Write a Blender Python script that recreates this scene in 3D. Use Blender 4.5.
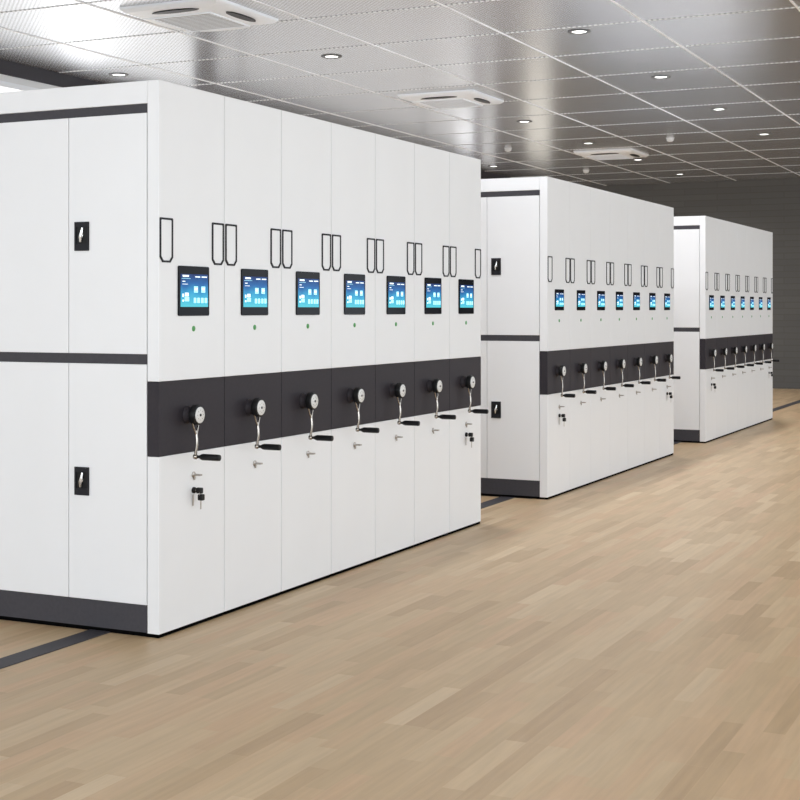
import bpy, bmesh, math, random
from mathutils import Vector, Matrix
random.seed(7)
for o in list(bpy.data.objects):
    bpy.data.objects.remove(o)
SC = bpy.context.scene
COL = SC.collection
PI = math.pi

# ---------------------------------------------------------------- camera
cam_d = bpy.data.cameras.new('camera')
cam = bpy.data.objects.new('camera', cam_d)
COL.objects.link(cam)
F = 1431.95
cam_d.sensor_fit = 'HORIZONTAL'
cam_d.sensor_width = 36.0
cam_d.lens = F / 800.0 * 36.0
cam_d.shift_y = -(400 - 309.26) / 800.0
cam_d.clip_end = 200
cam.location = (-5.132, -3.59, 1.4134)
cam.rotation_euler = (PI / 2, 0, 0.4435 - PI / 2)
SC.camera = cam

# ---------------------------------------------------------------- light
SC.view_settings.view_transform = 'Standard'
SC.view_settings.look = 'None'
SC.view_settings.gamma = 1
SC.view_settings.use_curve_mapping = False
SC.view_settings.exposure = 0.0
wd = bpy.data.worlds.new('daylight')
SC.world = wd
wd.use_nodes = True
wn = wd.node_tree
bg = wn.nodes['Background']
bg.inputs['Color'].default_value = (0.87, 0.94, 1.0, 1)
bg.inputs['Strength'].default_value = 2.15

def area_light(name, loc, rot, sx, sy, power, color=(1, 1, 1)):
    d = bpy.data.lights.new(name, 'AREA')
    d.shape = 'RECTANGLE'
    d.size = sx
    d.size_y = sy
    d.energy = power
    d.color = color
    o = bpy.data.objects.new(name, d)
    o.location = loc
    o.rotation_euler = rot
    COL.objects.link(o)
    return o

# added area fills without a modelled source: aisle side, near end, over the open floor
area_light('window_wall_light', (7.0, -8.7, 1.95), (PI / 2, 0, 0), 28, 3.2, 50, (0.93, 0.97, 1.0))
area_light('near_window_light', (-8.7, 0.0, 2.6), (PI / 2, 0, -PI / 2), 10, 2.0, 230, (0.93, 0.97, 1.0))
area_light('ceiling_field_light', (7.0, -4.6, 3.70), (0, 0, 0), 26, 5.0, 250, (0.98, 0.98, 0.96))

# ---------------------------------------------------------------- materials
def new_mat(name):
    m = bpy.data.materials.new(name)
    m.use_nodes = True
    return m, m.node_tree, m.node_tree.nodes['Principled BSDF']

def mat(name, col, rough=0.5, metal=0.0, spec=0.5, noise=0.03, nscale=30.0, emit=None, estr=0.0):
    m, nt, p = new_mat(name)
    p.inputs['Roughness'].default_value = rough
    p.inputs['Metallic'].default_value = metal
    p.inputs['Specular IOR Level'].default_value = spec
    tc = nt.nodes.new('ShaderNodeTexCoord')
    nz = nt.nodes.new('ShaderNodeTexNoise')
    nz.inputs['Scale'].default_value = nscale
    nt.links.new(tc.outputs['Object'], nz.inputs['Vector'])
    rp = nt.nodes.new('ShaderNodeValToRGB')
    rp.color_ramp.elements[0].position = 0.3
    rp.color_ramp.elements[1].position = 0.7
    rp.color_ramp.elements[0].color = (*[max(0, c * (1 - noise)) for c in col], 1)
    rp.color_ramp.elements[1].color = (*[min(1, c * (1 + noise)) for c in col], 1)
    nt.links.new(nz.outputs['Fac'], rp.inputs['Fac'])
    nt.links.new(rp.outputs['Color'], p.inputs['Base Color'])
    if emit:
        p.inputs['Emission Color'].default_value = (*emit, 1)
        p.inputs['Emission Strength'].default_value = estr
    return m

def node(nt, typ, **kw):
    n = nt.nodes.new(typ)
    for k, v in kw.items():
        setattr(n, k, v)
    return n

def math_node(nt, op, a, b=None, c=None):
    n = nt.nodes.new('ShaderNodeMath')
    n.operation = op
    for i, v in enumerate((a, b, c)):
        if v is None:
            continue
        if isinstance(v, (int, float)):
            n.inputs[i].default_value = v
        else:
            nt.links.new(v, n.inputs[i])
    return n.outputs[0]

M = {}
M['white'] = mat('white_powder_coat', (0.80, 0.81, 0.83), 0.33, 0, 0.45, 0.006, 4)
M['dark'] = mat('charcoal_powder_coat', (0.034, 0.030, 0.036), 0.5, 0, 0.15, 0.05, 60)
M['trim_dark'] = mat('dark_grey_trim', (0.058, 0.056, 0.064), 0.5, 0, 0.15, 0.05, 60)
M['black'] = mat('black_plastic', (0.008, 0.008, 0.009), 0.4, 0, 0.2, 0.1, 80)
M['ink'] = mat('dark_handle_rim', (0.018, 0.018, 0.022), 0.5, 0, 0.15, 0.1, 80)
M['glass_black'] = mat('black_display_glass', (0.003, 0.003, 0.006), 0.15, 0, 0.06, 0.1, 80)
M['chrome'] = mat('polished_steel', (0.36, 0.33, 0.30), 0.25, 1.0, 0.5, 0.04, 40)
M['bright_steel'] = mat('bright_polished_steel', (0.85, 0.85, 0.85), 0.2, 1.0, 0.5, 0.02, 40)
M['steel'] = mat('brushed_steel', (0.42, 0.39, 0.36), 0.35, 1.0, 0.5, 0.06, 60)
M['dial'] = mat('white_dial_face', (0.70, 0.70, 0.69), 0.4, 0, 0.5, 0.02, 60)
M['green'] = mat('green_indicator_lens', (0.05, 0.22, 0.06), 0.3, 0, 0.5, 0.05, 60, (0.05, 0.4, 0.08), 0.15)
M['shadow_gap'] = mat('black_base_metal', (0.003, 0.003, 0.003), 0.9, 0, 0.0, 0.1, 30)  # black base, with the shade of the floor gap put into its colour
M['lamp'] = mat('lit_downlight_lens', (0.9, 0.9, 0.9), 0.4, 0, 0.5, 0.01, 30, (1, 0.98, 0.95), 4.0)
M['lamp_ring'] = mat('grey_downlight_ring', (0.07, 0.07, 0.07), 0.4, 0.0, 0.5, 0.03, 30)
M['ac_white'] = mat('white_air_conditioner_plastic', (0.90, 0.93, 0.97), 0.4, 0, 0.5, 0.01, 20)
M['ac_grey'] = mat('grey_intake_mesh', (0.42, 0.42, 0.42), 0.6, 0, 0.3, 0.05, 200)
M['sensor'] = mat('white_detector_plastic', (0.75, 0.75, 0.75), 0.4, 0, 0.5, 0.02, 30)
M['grid'] = mat('white_ceiling_runner', (0.95, 0.95, 0.95), 0.4, 0, 0.4, 0.02, 20)
M['icon'] = mat('white_screen_icons', (0.8, 0.9, 0.95), 0.4, 0, 0.2, 0.01, 20, (0.85, 0.97, 1.0), 0.75)
M['icon_soft'] = mat('pale_cyan_screen_tiles', (0.4, 0.8, 0.9), 0.4, 0, 0.2, 0.01, 20, (0.38, 0.85, 0.97), 0.75)

# lit screen: a picture on a display (deep blue at the top, cyan at the bottom)
m, nt, p = new_mat('blue_menu_screen')
tc = node(nt, 'ShaderNodeTexCoord')
sp = node(nt, 'ShaderNodeSeparateXYZ')
nt.links.new(tc.outputs['Object'], sp.inputs[0])
fz = math_node(nt, 'DIVIDE', math_node(nt, 'SUBTRACT', sp.outputs['Z'], 1.426), 0.145)
nz = node(nt, 'ShaderNodeTexNoise')
nz.inputs['Scale'].default_value = 14
nt.links.new(tc.outputs['Object'], nz.inputs['Vector'])
fz = math_node(nt, 'ADD', fz, math_node(nt, 'MULTIPLY', math_node(nt, 'SUBTRACT', nz.outputs['Fac'], 0.5), 0.35))
rp = node(nt, 'ShaderNodeValToRGB')
cr = rp.color_ramp
cr.elements[0].position = 0.0
cr.elements[0].color = (0.10, 0.68, 0.80, 1)
cr.elements[1].position = 1.0
cr.elements[1].color = (0.008, 0.035, 0.16, 1)
e = cr.elements.new(0.35)
e.color = (0.04, 0.42, 0.72, 1)
e = cr.elements.new(0.7)
e.color = (0.015, 0.14, 0.42, 1)
nt.links.new(fz, rp.inputs['Fac'])
p.inputs['Base Color'].default_value = (0.01, 0.01, 0.015, 1)
p.inputs['Roughness'].default_value = 0.2
p.inputs['Specular IOR Level'].default_value = 0.06
nt.links.new(rp.outputs['Color'], p.inputs['Emission Color'])
p.inputs['Emission Strength'].default_value = 0.95
M['screen'] = m

# perforated metal ceiling panels
m, nt, p = new_mat('perforated_metal_ceiling')
tc = node(nt, 'ShaderNodeTexCoord')
mp = node(nt, 'ShaderNodeMapping')
mp.inputs['Rotation'].default_value = (0, 0, PI / 4)
mp.inputs['Scale'].default_value = (32, 32, 32)
nt.links.new(tc.outputs['Object'], mp.inputs['Vector'])
fr = node(nt, 'ShaderNodeVectorMath', operation='FRACTION')
nt.links.new(mp.outputs[0], fr.inputs[0])
sb = node(nt, 'ShaderNodeVectorMath', operation='SUBTRACT')
sb.inputs[1].default_value = (0.5, 0.5, 0)
nt.links.new(fr.outputs[0], sb.inputs[0])
sp = node(nt, 'ShaderNodeSeparateXYZ')
nt.links.new(sb.outputs[0], sp.inputs[0])
r2 = math_node(nt, 'ADD', math_node(nt, 'POWER', sp.outputs['X'], 2.0), math_node(nt, 'POWER', sp.outputs['Y'], 2.0))
hole = math_node(nt, 'LESS_THAN', r2, 0.075)
mx = node(nt, 'ShaderNodeMix', data_type='RGBA')
mx.inputs[6].default_value = (0.645, 0.655, 0.68, 1)
mx.inputs[7].default_value = (0.28, 0.285, 0.295, 1)
nt.links.new(hole, mx.inputs[0])
nt.links.new(mx.outputs[2], p.inputs['Base Color'])
p.inputs['Metallic'].default_value = 0.72
p.inputs['Roughness'].default_value = 0.25
M['ceiling'] = m

# dotted cross joints of the ceiling
m, nt, p = new_mat('dotted_ceiling_joint')
tc = node(nt, 'ShaderNodeTexCoord')
sp = node(nt, 'ShaderNodeSeparateXYZ')
nt.links.new(tc.outputs['Object'], sp.inputs[0])
fq = math_node(nt, 'FRACT', math_node(nt, 'MULTIPLY', sp.outputs['Y'], 22.0))
st = math_node(nt, 'LESS_THAN', fq, 0.6)
mx = node(nt, 'ShaderNodeMix', data_type='RGBA')
mx.inputs[6].default_value = (0.45, 0.45, 0.46, 1)
mx.inputs[7].default_value = (0.95, 0.95, 0.95, 1)
nt.links.new(st, mx.inputs[0])
nt.links.new(mx.outputs[2], p.inputs['Base Color'])
p.inputs['Roughness'].default_value = 0.4
M['joint'] = m

# strip parquet floor, strips run along x
m, nt, p = new_mat('pale_strip_parquet')
tc = node(nt, 'ShaderNodeTexCoord')
br = node(nt, 'ShaderNodeTexBrick')
br.offset = 0.37
br.offset_frequency = 2
br.squash = 1.35
br.squash_frequency = 3
br.inputs['Scale'].default_value = 1.0
br.inputs['Mortar Size'].default_value = 0.0008
br.inputs['Mortar Smooth'].default_value = 0.1
br.inputs['Bias'].default_value = 0.0
br.inputs['Brick Width'].default_value = 0.52
br.inputs['Row Height'].default_value = 0.075
br.inputs['Color1'].default_value = (0, 0, 0, 1)
br.inputs['Color2'].default_value = (1, 1, 1, 1)
br.inputs['Mortar'].default_value = (0.35, 0.35, 0.35, 1)
nt.links.new(tc.outputs['Object'], br.inputs['Vector'])
rp = node(nt, 'ShaderNodeValToRGB')
cr = rp.color_ramp
cr.elements[0].position = 0.0
cr.elements[0].color = (0.433, 0.299, 0.172, 1)
cr.elements[1].position = 1.0
cr.elements[1].color = (0.595, 0.456, 0.295, 1)
for pos, c in ((0.25, (0.500, 0.362, 0.216)), (0.477, (0.528, 0.358, 0.216)), (0.657, (0.543, 0.403, 0.248)), (0.848, (0.476, 0.344, 0.203))):
    e = cr.elements.new(pos)
    e.color = (*c, 1)
nt.links.new(br.outputs['Color'], rp.inputs['Fac'])
mp = node(nt, 'ShaderNodeMapping')
mp.inputs['Scale'].default_value = (1.2, 16, 1)
nt.links.new(tc.outputs['Object'], mp.inputs['Vector'])
nz = node(nt, 'ShaderNodeTexNoise')
nz.inputs['Scale'].default_value = 2.5
nz.inputs['Detail'].default_value = 5
nt.links.new(mp.outputs[0], nz.inputs['Vector'])
g = node(nt, 'ShaderNodeMapRange')
g.inputs[1].default_value = 0.25
g.inputs[2].default_value = 0.75
g.inputs[3].default_value = 0.90
g.inputs[4].default_value = 1.08
nt.links.new(nz.outputs['Fac'], g.inputs[0])
vm = node(nt, 'ShaderNodeVectorMath', operation='SCALE')
nt.links.new(rp.outputs['Color'], vm.inputs[0])
nt.links.new(g.outputs[0], vm.inputs['Scale'])
nt.links.new(vm.outputs[0], p.inputs['Base Color'])
p.inputs['Roughness'].default_value = 0.42
p.inputs['Specular IOR Level'].default_value = 0.35
M['floor'] = m

# dark tiled end wall
m, nt, p = new_mat('dark_ribbed_wall_tile')
tc = node(nt, 'ShaderNodeTexCoord')
mp = node(nt, 'ShaderNodeMapping')
mp.inputs['Rotation'].default_value = (0, PI / 2, PI / 2)
sp = node(nt, 'ShaderNodeSeparateXYZ')
nt.links.new(tc.outputs['Object'], sp.inputs[0])
cb = node(nt, 'ShaderNodeCombineXYZ')
nt.links.new(sp.outputs['Y'], cb.inputs['X'])
nt.links.new(sp.outputs['Z'], cb.inputs['Y'])
br = node(nt, 'ShaderNodeTexBrick')
br.offset = 0.5
br.inputs['Scale'].default_value = 1.0
br.inputs['Brick Width'].default_value = 1.2
br.inputs['Row Height'].default_value = 0.11
br.inputs['Mortar Size'].default_value = 0.008
br.inputs['Color1'].default_value = (0.096, 0.095, 0.093, 1)
br.inputs['Color2'].default_value = (0.108, 0.107, 0.104, 1)
br.inputs['Mortar'].default_value = (0.088, 0.084, 0.079, 1)
nt.links.new(cb.outputs[0], br.inputs['Vector'])
nt.links.new(br.outputs['Color'], p.inputs['Base Color'])
p.inputs['Roughness'].default_value = 0.6
M['end_wall'] = m
M['wall_white'] = mat('white_wall_paint', (0.80, 0.80, 0.80), 0.6, 0, 0.3, 0.01, 3)
M['wall_dark'] = mat('dark_wall_panel', (0.13, 0.12, 0.13), 0.6, 0, 0.3, 0.05, 5)
M['wall_grey'] = mat('grey_wall_panel', (0.50, 0.50, 0.51), 0.6, 0, 0.3, 0.03, 5)
M['pane'] = mat('frosted_daylight_pane', (0.8, 0.8, 0.8), 0.5, 0, 0.3, 0.01, 5, (0.97, 0.99, 1.0), 0.88)  # back-wall panes, glow added to brighten what the ceiling reflects
M['pane_soft'] = mat('dim_frosted_pane', (0.6, 0.6, 0.6), 0.5, 0, 0.3, 0.01, 5, (0.97, 0.98, 1.0), 0.52)
M['pane_warm'] = mat('warm_daylight_pane', (0.8, 0.78, 0.7), 0.5, 0, 0.3, 0.01, 5, (1.0, 0.95, 0.85), 1.3)

# ---------------------------------------------------------------- mesh helpers
def box(bm, lo, hi):
    vs = [bm.verts.new((x, y, z)) for x in (lo[0], hi[0]) for y in (lo[1], hi[1]) for z in (lo[2], hi[2])]
    for f in ((0, 1, 3, 2), (4, 6, 7, 5), (0, 4, 5, 1), (2, 3, 7, 6), (0, 2, 6, 4), (1, 5, 7, 3)):
        bm.faces.new([vs[i] for i in f])

def lathe(bm, c, axis, prof, seg=24):
    """prof: list of (radius, height along axis); closed at both ends"""
    a = Vector(axis).normalized()
    t = Vector((0, 0, 1)) if abs(a.z) < 0.9 else Vector((1, 0, 0))
    u = a.cross(t).normalized()
    v = a.cross(u)
    c = Vector(c)
    rings = []
    for r, h in prof:
        rings.append([bm.verts.new(c + a * h + (u * math.cos(2 * PI * i / seg) + v * math.sin(2 * PI * i / seg)) * max(r, 1e-5)) for i in range(seg)])
    for A, B in zip(rings, rings[1:]):
        for i in range(seg):
            bm.faces.new((A[i], A[(i + 1) % seg], B[(i + 1) % seg], B[i]))
    bm.faces.new(rings[0][::-1])
    bm.faces.new(rings[-1])

def tube(bm, pts, rad, seg=8):
    pts = [Vector(q) for q in pts]
    rr = rad if isinstance(rad, (list, tuple)) else [rad] * len(pts)
    rings = []
    for i, q in enumerate(pts):
        d = (pts[min(i + 1, len(pts) - 1)] - pts[max(i - 1, 0)]).normalized()
        t = Vector((1, 0, 0)) if abs(d.x) < 0.9 else Vector((0, 1, 0))
        u = d.cross(t).normalized()
        v = d.cross(u)
        rings.append([bm.verts.new(q + (u * math.cos(2 * PI * k / seg) + v * math.sin(2 * PI * k / seg)) * rr[i]) for k in range(seg)])
    for A, B in zip(rings, rings[1:]):
        for i in range(seg):
            bm.faces.new((A[i], A[(i + 1) % seg], B[(i + 1) % seg], B[i]))
    bm.faces.new(rings[0][::-1])
    bm.faces.new(rings[-1])

def ring_plate(bm, outer, inner, y0, y1):
    """a frame in the xz plane between two outlines of equal count, from y0 to y1"""
    n = len(outer)
    L = []
    for pts, y in ((outer, y0), (inner, y0), (outer, y1), (inner, y1)):
        L.append([bm.verts.new((x, y, z)) for x, z in pts])
    for i in range(n):
        j = (i + 1) % n
        bm.faces.new((L[0][i], L[0][j], L[1][j], L[1][i]))
        bm.faces.new((L[2][i], L[3][i], L[3][j], L[2][j]))
        bm.faces.new((L[0][i], L[2][i], L[2][j], L[0][j]))
        bm.faces.new((L[1][i], L[1][j], L[3][j], L[3][i]))

def slab(bm, pts, y0, y1):
    A = [bm.verts.new((x, y0, z)) for x, z in pts]
    B = [bm.verts.new((x, y1, z)) for x, z in pts]
    n = len(pts)
    bm.faces.new(A)
    bm.faces.new(B[::-1])
    for i in range(n):
        j = (i + 1) % n
        bm.faces.new((A[i], B[i], B[j], A[j]))

def rrect(cx, cz, w, h, r, k=4):
    out = []
    for sx, sz, a0 in ((1, 1, 0), (-1, 1, 90), (-1, -1, 180), (1, -1, 270)):
        for i in range(k + 1):
            a = math.radians(a0 + 90 * i / k)
            out.append((cx + sx * (w / 2 - r) + r * math.cos(a), cz + sz * (h / 2 - r) + r * math.sin(a)))
    return out

def obj(name, bm, m, parent=None, bevel=0.0, smooth=False):
    bmesh.ops.recalc_face_normals(bm, faces=bm.faces)
    me = bpy.data.meshes.new(name)
    bm.to_mesh(me)
    bm.free()
    me.materials.append(m)
    if smooth:
        for f in me.polygons:
            f.use_smooth = True
    o = bpy.data.objects.new(name, me)
    COL.objects.link(o)
    if parent:
        o.parent = parent
    if bevel:
        b = o.modifiers.new('bevel', 'BEVEL')
        b.width = bevel
        b.segments = 2
        b.limit_method = 'ANGLE'
        b.harden_normals = True
        for f in me.polygons:
            f.use_smooth = True
    if smooth and not bevel:
        try:
            me.set_sharp_from_angle(angle=math.radians(40))
        except Exception:
            pass
    return o

def boxes(name, blist, m, parent=None, bevel=0.0):
    bm = bmesh.new()
    for lo, hi in blist:
        box(bm, lo, hi)
    return obj(name, bm, m, parent, bevel)

def struct(o):
    o['kind'] = 'structure'
    return o

def thing(name, label, cat, loc, group=None):
    o = bpy.data.objects.new(name, None)
    o.empty_display_size = 0.1
    COL.objects.link(o)
    o.location = loc
    o['label'] = label
    o['category'] = cat
    if group:
        o['group'] = group
    return o

def copy_tree(o, parent=None, skip=()):
    c = o.copy()
    COL.objects.link(c)
    c.parent = parent
    for ch in list(o.children):
        if ch.get('role') in skip:
            continue
        copy_tree(ch, c, skip)
    return c

# ---------------------------------------------------------------- room
CZ = 3.753
XE = 20.97
YB = 5.55
YR = -9.0
XN = -9.0
struct(boxes('floor', [((XN, YR, -0.1), (XE + 0.3, YB + 0.3, -0.008))], M['floor']))
struct(boxes('ceiling', [((XN, YR, CZ), (XE + 0.3, YB + 0.3, CZ + 0.1))], M['ceiling']))
struct(boxes('wall_end', [((XE, YR, -0.008), (XE + 0.2, YB + 0.2, CZ))], M['end_wall']))
struct(boxes('wall_back', [((XN, YB, -0.008), (XE, YB + 0.2, CZ))], M['wall_white']))
struct(boxes('trim_1', [((XN, YB - 0.02, CZ - 0.135), (XE - 0.002, YB - 0.001, CZ - 0.002))], M['trim_dark']))
# dark cladding and pilasters along the back wall
struct(boxes('trim_2', [((8.66, YB - 0.06, -0.008), (8.98, YB - 0.001, 3.615)),
                        ((16.9, YB - 0.06, -0.008), (17.22, YB - 0.001, 3.615)),
                        ((17.9, YB - 0.06, -0.008), (18.3, YB - 0.001, 3.615))], M['wall_dark'], None, 0.004))
struct(boxes('trim_3', [((18.32, YB - 0.04, -0.008), (19.38, YB - 0.001, 2.9))], M['wall_grey'], None, 0.004))
struct(boxes('trim_7', [((9.0, YB - 0.045, 3.3), (16.88, YB - 0.031, 3.612)), ((18.32, YB - 0.045, 2.95), (XE - 0.03, YB - 0.031, 3.612))], M['trim_dark'], None, 0.004))  # unseen dark header, added to darken the ceiling reflection near the wall
wins = [(3.1, 8.6), (9.0, 9.58), (9.62, 14.9), (14.95, 16.88), (17.24, 17.88), (19.4, 20.7)]  # unseen back-wall openings, placed and lit to shape the ceiling reflections
for i, (a, b) in enumerate(wins):
    w = struct(boxes('window_%d' % (i + 1), [((a, YB - 0.03, 1.0), (a + 0.03, YB - 0.001, 3.55)), ((b - 0.03, YB - 0.03, 1.0), (b, YB - 0.001, 3.55)),
                     ((a + 0.03, YB - 0.03, 1.0), (b - 0.03, YB - 0.001, 1.05)), ((a + 0.03, YB - 0.03, 3.5), (b - 0.03, YB - 0.001, 3.55))], M['ac_white']))
    boxes('pane', [((a + 0.03, YB - 0.015, 1.05), (b - 0.03, YB - 0.002, 3.5))], (M['pane'], M['pane_soft'], M['pane_soft'], M['pane_soft'], M['pane_soft'], M['pane_warm'])[i], w)
# ceiling runners and joints
struct(boxes('trim_4', [((XN, y - 0.008, CZ - 0.006), (XE - 0.002, y + 0.008, CZ - 0.0005)) for y in [4.50 - 1.222 * k for k in range(11)]], M['grid']))
struct(boxes('trim_5', [((x - 0.007, YR, CZ - 0.004), (x + 0.007, YB - 0.03, CZ - 0.0005)) for x in [4.96 + 1.243 * k for k in range(-10, 13)]], M['joint']))
# floor rail let into the boards
struct(boxes('trim_6', [((-3.0, 0.262, -0.0078), (XE - 0.016, 0.372, -0.004))], M['trim_dark']))

# ---------------------------------------------------------------- shelving units
W = 0.5253
PER = 4.9856
H = 2.405
T = 0.061
D = 1.83
G = 0.002          # half gap between units
def handle_outline(x0, x1, z0, z1, inset):
    c = 0.022
    a, b, lo, hi = x0 + inset, x1 - inset, z0 + inset, z1 - inset
    k = 0.004
    cc = c - inset * 0.4
    return [(a, lo + cc), (a, hi - k), (a + k, hi), (b - k, hi), (b, hi - k), (b, lo + cc), (b - cc * 0.9, lo), (a + cc * 0.9, lo)]

def make_unit():
    t = thing('mobile_shelving_unit', 'x', 'shelving unit', (0, 0, 0))
    x0, x1 = G, W - G
    # carcass behind the doors, and the plinth under it
    boxes('carcass', [((x0 + 0.022, T, 0.13), (x1, D, H - 0.012))], M['white'], t)
    boxes('base', [((x0 + 0.006, 0.005, -0.008), (x1 - 0.002, D - 0.01, 0.129))], M['shadow_gap'], t)
    boxes('upper_panel', [((x0, 0, 1.1005), (x1, T, H))], M['white'], t, 0.0025)
    boxes('band', [((x0 - 0.0003, -0.0005, 0.776), (x1 + 0.0003, T, 1.0995))], M['dark'], t, 0.002)
    boxes('lower_panel', [((x0, 0, 0.008), (x1, T, 0.775))], M['white'], t, 0.0025)
    boxes('top_cap', [((x0, T + 0.0005, 2.3065), (x1, D, H))], M['white'], t, 0.0025)
    # recessed pulls with a dark rim at both edges of the panel
    for a, b in ((0.005, 0.103), (0.417, 0.515)):
        bm = bmesh.new()
        ring_plate(bm, handle_outline(a, b, 1.617, 1.811, 0), handle_outline(a, b, 1.617, 1.811, 0.0085), -0.0045, 0.0)
        pull = obj('recessed_pull', bm, M['ink'], t)
        bm = bmesh.new()
        slab(bm, handle_outline(a, b, 1.617, 1.811, 0.0086), -0.0015, 0.0)
        obj('pull_plate', bm, M['white'], pull)
    # touch screen
    cx, cz = 0.266, 1.495
    bm = bmesh.new()
    slab(bm, rrect(cx - 0.001, cz, 0.246, 0.222, 0.008), -0.006, -0.0002)
    tab = obj('touch_screen', bm, M['glass_black'], t, 0.001)
    tab['role2'] = 'tablet'
    boxes('screen', [((0.157, -0.0068, 1.424), (0.376, -0.0055, 1.570))], M['screen'], tab)
    ic = []
    def q(u0, v0, u1, v1):      # fractions of the screen, v from the top
        ic.append(((0.157 + 0.219 * u0, -0.0078, 1.570 - 0.146 * v1), (0.157 + 0.219 * u1, -0.0066, 1.570 - 0.146 * v0)))
    q(0.07, 0.03, 0.29, 0.085)
    q(0.52, 0.06, 0.70, 0.095)
    q(0.76, 0.06, 0.95, 0.095)
    q(0.06, 0.21, 0.16, 0.235)
    q(0.06, 0.30, 0.25, 0.315)
    q(0.15, 0.57, 0.28, 0.68)
    q(0.06, 0.60, 0.11, 0.70)
    q(0.06, 0.78, 0.11, 0.84)
    q(0.50, 0.42, 0.60, 0.48)
    q(0.77, 0.42, 0.87, 0.48)
    for b_ in ic:
        boxes('screen_icon', [b_], M['icon'], tab)
    ic = []
    q(0.03, 0.13, 0.35, 0.14)
    q(0.14, 0.70, 0.30, 0.83)
    q(0.48, 0.37, 0.62, 0.56)
    q(0.75, 0.37, 0.89, 0.56)
    for u in (0.47, 0.60, 0.74, 0.87):
        q(u, 0.72, u + 0.09, 0.88)
    ic = [((a[0], a[1] + 0.0004, a[2]), (b[0], b[1], b[2])) for a, b in ic]
    for b_ in ic:
        boxes('screen_tile', [b_], M['icon_soft'], tab)
    # indicator
    bm = bmesh.new()
    lathe(bm, (0.268, 0, 1.3265), (0, -1, 0), [(0.0125, 0), (0.0125, 0.002), (0.009, 0.004), (0.001, 0.005)], 20)
    obj('indicator_light', bm, M['green'], t, smooth=True)
    # hand crank: hub, dial, arm, grip
    hx, hz = 0.216, 0.945
    bm = bmesh.new()
    lathe(bm, (hx, 0, hz), (0, -1, 0), [(0.020, 0.030), (0.040, 0.034), (0.042, 0.038), (0.0455, 0.040), (0.0455, 0.058), (0.043, 0.066), (0.0375, 0.068)], 32)
    hub = obj('crank_hub', bm, M['black'], t, smooth=True)
    hub['role2'] = 'hub'
    bm = bmesh.new()
    lathe(bm, (hx, 0, hz), (0, -1, 0), [(0.040, 0), (0.040, 0.006), (0.036, 0.010), (0.034, 0.020), (0.032, 0.036)], 32)
    obj('hub_base', bm, M['dark'], hub, smooth=True)
    bm = bmesh.new()
    lathe(bm, (hx, -0.067, hz), (0, -1, 0), [(0.036, 0), (0.036, 0.003), (0.034, 0.0045)], 32)
    dl = obj('dial', bm, M['dial'], hub, smooth=True)
    bm = bmesh.new()
    lathe(bm, (hx, -0.0712, hz), (0, -1, 0), [(0.006, 0), (0.006, 0.0022), (0.003, 0.003)], 16)
    for i in range(8):
        a = i * PI / 4
        lathe(bm, (hx + 0.022 * math.cos(a), -0.0712, hz + 0.022 * math.sin(a)), (0, -1, 0), [(0.0016, 0), (0.0016, 0.001)], 8)
    obj('dial_marks', bm, M['ink'], dl)
    # arm: a fork under the hub joining into one bar that bows outward
    bm = bmesh.new()
    for s in (-1, 1):
        tube(bm, [(hx + s * 0.026, -0.046, hz - 0.030), (hx + s * 0.017, -0.047, hz - 0.055), (hx + s * 0.003, -0.050, hz - 0.085)], 0.0042)
    tube(bm, [(hx, -0.048, hz - 0.070), (hx - 0.002, -0.054, hz - 0.105), (hx - 0.004, -0.055, hz - 0.135), (hx - 0.004, -0.050, hz - 0.160), (hx - 0.004, -0.048, hz - 0.192)],
         [0.005, 0.006, 0.0065, 0.0065, 0.008])
    lathe(bm, (hx - 0.004, -0.040, hz - 0.185), (0, -1, 0), [(0.010, 0), (0.012, 0.004), (0.012, 0.012), (0.007, 0.018)], 16)
    arm = obj('crank_arm', bm, M['chrome'], hub, smooth=True)
    bm = bmesh.new()
    lathe(bm, (hx - 0.004, -0.056, hz - 0.185), (0, -1, 0), [(0.006, 0), (0.007, 0.006), (0.006, 0.010), (0.012, 0.022), (0.0145, 0.032), (0.0145, 0.110), (0.0135, 0.118), (0.009, 0.120)], 20)
    obj('crank_grip', bm, M['black'], hub, smooth=True)
    # steel latch key below the crank
    bm = bmesh.new()
    lathe(bm, (0.268, 0, 0.672), (0, -1, 0), [(0.014, 0), (0.014, 0.003), (0.009, 0.006), (0.005, 0.008), (0.0045, 0.034), (0.003, 0.036)], 16)
    box(bm, (0.258, -0.040, 0.6685), (0.278, -0.030, 0.6755))
    box(bm, (0.264, -0.008, 0.650), (0.272, -0.003, 0.672))
    obj('latch_key', bm, M['steel'], t, smooth=True)
    # lock with a pair of keys (first and last unit of a row)
    bm = bmesh.new()
    lathe(bm, (0.266, 0, 0.603), (0, -1, 0), [(0.014, 0), (0.014, 0.008), (0.011, 0.011)], 20)
    lk = obj('lock', bm, M['black'], t, smooth=True)
    lk['role'] = 'keys'
    bm = bmesh.new()
    tube(bm, [(0.266, -0.010, 0.603), (0.266, -0.024, 0.603)], 0.003)
    tube(bm, [(0.266 + 0.012 * math.cos(a), -0.040, 0.590 + 0.012 * math.sin(a)) for a in [i * PI / 6 for i in range(13)]], 0.0012, 6)
    box(bm, (0.262, -0.041, 0.520), (0.270, -0.039, 0.566))
    box(bm, (0.255, -0.0055, 0.535), (0.261, -0.0035, 0.585))
    ks = obj('key_blades', bm, M['steel'], lk)
    bm = bmesh.new()
    slab(bm, rrect(0.266, 0.603, 0.024, 0.026, 0.006), -0.046, -0.022)
    obj('key_head', bm, M['black'], lk, 0.002)
    bm = bmesh.new()
    slab(bm, rrect(0.268, 0.573, 0.026, 0.028, 0.006), -0.052, -0.030)
    obj('key_head', bm, M['black'], lk, 0.002)
    # doors on the end face (first unit of a row)
    def role(o):
        o['role'] = 'doors'
        return o
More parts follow.
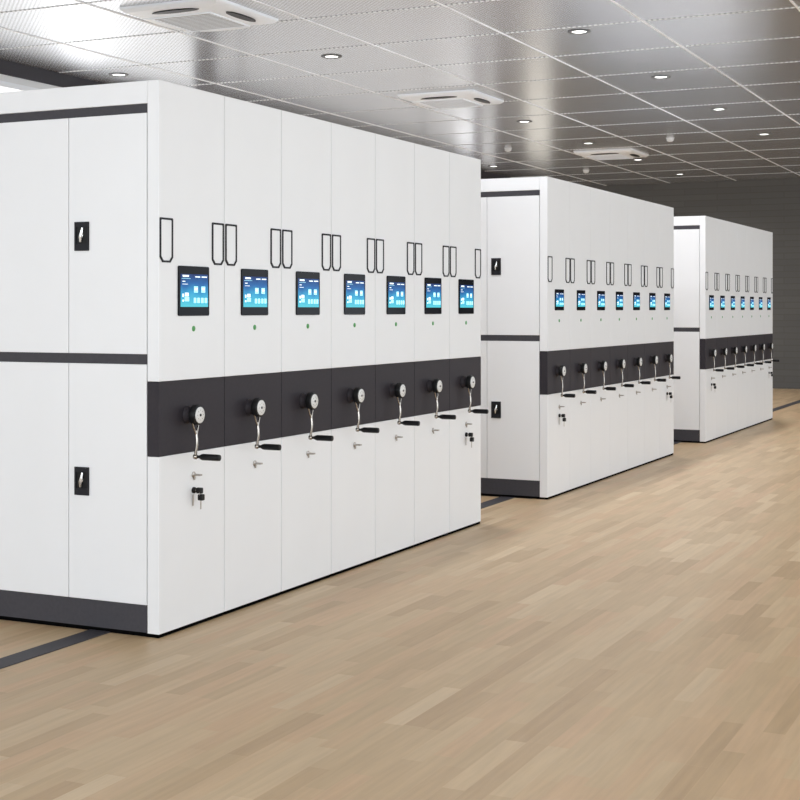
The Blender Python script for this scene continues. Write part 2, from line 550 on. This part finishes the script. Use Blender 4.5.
    role(boxes('plinth', [((x0, T + 0.001, 0.011), (x0 + 0.012, D, 0.128))], M['trim_dark'], t))
    role(boxes('rail_strip', [((x0 + 0.003, T + 0.001, 2.266), (x0 + 0.021, D, 2.3055))], M['trim_dark'], t))
    role(boxes('rail_strip', [((x0 + 0.003, T + 0.001, 1.174), (x0 + 0.021, D, 1.218))], M['trim_dark'], t))
    role(boxes('door_liner', [((x0 + 0.0205, T + 0.001, 0.131), (x0 + 0.0218, D - 0.001, 2.265))], M['ink'], t))  # dark sheet added behind the doors, stands in for shade in the gaps
    ys = [T + 0.002, 0.485, 0.909, 1.333, 1.757]
    for k in range(4):
        for (z0, z1, lz0, lz1) in ((0.130, 1.1735, 0.589, 0.714), (1.2185, 2.2655, 1.673, 1.801)):
            d = role(boxes('door', [((x0, ys[k] + 0.0015, z0), (x0 + 0.020, ys[k + 1] - 0.0015, z1))], M['white'], t, 0.0015))
            if k % 2 == 0:
                ya = ys[k] + 0.308
                yb = ya + 0.077
                pl = boxes('latch_plate', [((x0 - 0.004, ya, lz0), (x0 - 0.0003, yb, lz1))], M['black'], d, 0.001)
                boxes('latch_frame', [((x0 - 0.008, ya, lz1 - 0.022), (x0 - 0.004, yb, lz1)), ((x0 - 0.008, ya, lz0), (x0 - 0.004, yb, lz0 + 0.030)),
                                      ((x0 - 0.008, ya, lz0 + 0.030), (x0 - 0.004, ya + 0.006, lz1 - 0.022)), ((x0 - 0.008, yb - 0.010, lz0 + 0.030), (x0 - 0.004, yb, lz1 - 0.022))], M['ink'], d, 0.0008)
                bm = bmesh.new()
                yc = ya + 0.037
                zc = (lz0 + 0.030 + lz1 - 0.022) / 2
                tube(bm, [(x0 - 0.010, yc - 0.006, zc + 0.034), (x0 - 0.012, yc - 0.003, zc + 0.010), (x0 - 0.012, yc + 0.003, zc - 0.008), (x0 - 0.010, yc + 0.004, zc - 0.030)], [0.0045, 0.0075, 0.0075, 0.0045])
                lathe(bm, (x0 - 0.004, yc, zc), (-1, 0, 0), [(0.010, 0), (0.010, 0.007)], 16)
                obj('latch_lever', bm, M['bright_steel'], d, smooth=True)
    role(boxes('end_stile', [((x0, 1.758, 0.130), (x0 + 0.020, D, 2.2655))], M['white'], t, 0.001))
    # plain side sheet of every other unit
    s = boxes('side_panel', [((x0, T + 0.001, 0.130), (x0 + 0.021, D, 2.3055))], M['white'], t)
    s['role'] = 'plain'
    boxes('back_panel', [((x0, D + 0.0005, 0.014), (x1, D + 0.02, H))], M['white'], t)
    return t

proto = make_unit()
ORD = ['first', 'second', 'third', 'fourth', 'fifth', 'sixth', 'last']
ROWS = ['nearest', 'middle', 'farthest']
def unit_label(r, k):
    row = ROWS[r] + ' row'
    if k == 0:
        return 'white shelving unit with locked end doors, at the near end of the %s' % row
    if k == 6:
        return 'last white shelving unit at the far end of the %s, keys below crank' % row
    if k == 3:
        return 'middle one of the seven white shelving units in the %s' % row
    return '%s white shelving unit from the near end of the %s' % (ORD[k], row)
for r in range(3):
    for k in range(7):
        if k == 0:
            skip = ('plain',)
        elif k == 6:
            skip = ('doors',)
        else:
            skip = ('doors', 'keys')
        u = copy_tree(proto, None, skip)
        u.name = 'mobile_shelving_unit'
        u.location = (r * PER + k * W, 0, 0)
        if r:      # the two rows behind carry smaller screens and shorter hubs
            for ch in u.children:
                if ch.get('role2') == 'tablet':
                    ch.scale = (0.82, 1, 0.72)
                    ch.location = (0.266 * 0.18, 0, 1.485 - 1.495 * 0.72)
                elif ch.get('role2') == 'hub':
                    ch.scale = (1, 0.82, 1)
                    ch.location = (0.004, 0, 0)
        u['label'] = unit_label(r, k)
        u['category'] = 'shelving unit'
        u['group'] = 'mobile shelving units of the %s row' % ROWS[r]
def remove_tree(o):
    for ch in list(o.children):
        remove_tree(ch)
    bpy.data.objects.remove(o)
remove_tree(proto)

# ---------------------------------------------------------------- ceiling fittings
def make_downlight(loc, label):
    t = thing('ceiling_downlight', label, 'ceiling light', loc, 'round recessed downlights in the ceiling')
    bm = bmesh.new()
    n = 28
    pr = [(0.098, 0.0), (0.096, -0.006), (0.086, -0.010), (0.070, -0.010), (0.062, -0.001)]
    rings = [[bm.verts.new((r * math.cos(2 * PI * i / n), r * math.sin(2 * PI * i / n), z)) for i in range(n)] for r, z in pr]
    for A, B in zip(rings, rings[1:]):
        for i in range(n):
            bm.faces.new((A[i], A[(i + 1) % n], B[(i + 1) % n], B[i]))
    obj('trim_ring', bm, M['lamp_ring'], t, smooth=True)
    bm = bmesh.new()
    lathe(bm, (0, 0, -0.0005), (0, 0, -1), [(0.0625, 0), (0.060, 0.004), (0.04, 0.007), (0.001, 0.008)], 28)
    obj('lens', bm, M['lamp'], t, smooth=True)
    d = bpy.data.lights.new('lamp', 'SPOT')
    d.energy = 165
    d.spot_size = math.radians(155)
    d.spot_blend = 1.0
    d.shadow_soft_size = 0.06
    d.color = (0.97, 0.98, 1.0)
    lo = bpy.data.objects.new('lamp', d)
    lo.location = (0, 0, -0.03)
    COL.objects.link(lo)
    lo.parent = t
    return t
DL = [((6.55, 2.66), 'round downlight nearest the camera, above the near shelving row'),
      ((11.63, 2.66), 'round downlight in the gleaming ceiling strip between the two air conditioners'),
      ((14.2, 2.66), 'round downlight just before the far air conditioner'),
      ((16.66, 2.65), 'round downlight just beyond the far air conditioner'),
      ((19.3, 2.66), 'round downlight closest to the dark end wall'),
      ((16.64, 5.06), 'round downlight low beside the top left of the middle shelving row'),
      ((11.57, 0.22), 'larger looking downlight at right, upper of the right hand pair'),
      ((14.21, 0.22), 'downlight at far right, lower of the right hand pair'),
      ((6.55, 5.06), 'round downlight over the left end of the near shelving row')]
DL += [((9.0, 0.22), 'round downlight above the gap before the farthest shelving row'),
       ((6.4, 0.22), 'downlight at the top edge right of centre, next row towards the aisle'),
       ((3.8, 0.22), 'downlight above the gap between the nearest and middle shelving rows')]
for (x, y), lab in DL:
    make_downlight((x, y, CZ), lab)

def make_detector(loc, label):
    t = thing('smoke_detector', label, 'smoke detector', loc, 'round detectors on the ceiling')
    bm = bmesh.new()
    lathe(bm, (0, 0, 0), (0, 0, -1), [(0.058, 0), (0.058, 0.006), (0.050, 0.010)], 24)
    obj('base', bm, M['sensor'], t, smooth=True)
    bm = bmesh.new()
    lathe(bm, (0, 0, -0.010), (0, 0, -1), [(0.040, 0), (0.050, 0.012), (0.048, 0.024), (0.036, 0.036), (0.018, 0.043), (0.001, 0.045)], 24)
    obj('dome', bm, M['sensor'], t, smooth=True)
make_detector((14.31, 3.91, CZ), 'white round smoke detector on the ceiling left of the middle shelving row top')
make_detector((17.94, 3.91, CZ), 'white round smoke detector directly above the middle shelving row')
make_detector((14.12, 1.47, CZ), 'white round smoke detector right of the far air conditioner')

def make_cassette(loc, label):
    t = thing('air_conditioner', label, 'air conditioner', loc, 'square ceiling air conditioners')
    bm = bmesh.new()
    # shallow square pyramid frame
    A = [(-0.465, -0.445), (0.455, -0.445), (0.455, 0.445), (-0.465, 0.445)]
    prof = [(1.0, 0.0), (1.0, -0.018), (0.93, -0.040), (0.70, -0.052)]
    rings = [[bm.verts.new((x * s, y * s, z)) for x, y in A] for s, z in prof]
    for P_, Q_ in zip(rings, rings[1:]):
        for i in range(4):
            bm.faces.new((P_[i], P_[(i + 1) % 4], Q_[(i + 1) % 4], Q_[i]))
    bm.faces.new(rings[-1])
    obj('panel', bm, M['ac_white'], t, 0.006)
    bl = []
    for i in range(13):
        x = -0.215 + 0.045 * i
        bl.append(((x, -0.22, -0.060), (x + 0.008, 0.31, -0.054)))
    bl += [((-0.235, -0.235, -0.062), (0.345, -0.22, -0.052)), ((-0.235, 0.31, -0.062), (0.345, 0.325, -0.052)),
           ((-0.235, -0.22, -0.062), (-0.22, 0.31, -0.052)), ((0.33, -0.22, -0.062), (0.345, 0.31, -0.052))]
    g = boxes('intake_grille', bl, M['ac_white'], t)
    boxes('filter_mesh', [((-0.22, -0.22, -0.056), (0.33, 0.31, -0.050))], M['ac_grey'], g)
    # air outlets: lens shaped slots, two open (black) and two closed flaps
    def slot(cx, cy, along, m, nm, half):
        bm = bmesh.new()
        n = 12
        up, dn = [], []
        for i in range(n + 1):
            s = -1 + 2 * i / n
            w = 0.042 * (1 - s * s) ** 0.5 + 0.002
            up.append((s * half, w))
            dn.append((s * half, -w))
        pts = up + dn[::-1]
        pp = [(cx + a, cy + b) if along == 'x' else (cx + b, cy + a) for a, b in pts]
        r_ = max(abs(cx) / 0.49, abs(cy) / 0.47)
        z = -0.0455
        lo_ = [bm.verts.new((x, y, z - 0.008)) for x, y in pp]
        hi_ = [bm.verts.new((x, y, z + 0.012)) for x, y in pp]
        bm.faces.new(lo_)
        bm.faces.new(hi_[::-1])
        for i in range(len(pp)):
            j = (i + 1) % len(pp)
            bm.faces.new((lo_[i], hi_[i], hi_[j], lo_[j]))
        obj(nm, bm, m, t)
    slot(-0.355, 0.0, 'y', M['black'], 'air_outlet', 0.215)
    slot(0.04, -0.345, 'x', M['black'], 'air_outlet', 0.215)
    slot(0.395, 0.03, 'y', M['ac_white'], 'air_flap', 0.24)
    slot(0.02, 0.375, 'x', M['ac_white'], 'air_flap', 0.24)
    return t
make_cassette((4.42, 2.69, CZ), 'white square ceiling air conditioner at the top left, nearest the camera')
make_cassette((9.42, 2.69, CZ), 'white square ceiling air conditioner in the middle, above the near row far end')
make_cassette((15.6, 2.75, CZ), 'white square ceiling air conditioner farthest away, above the middle row')
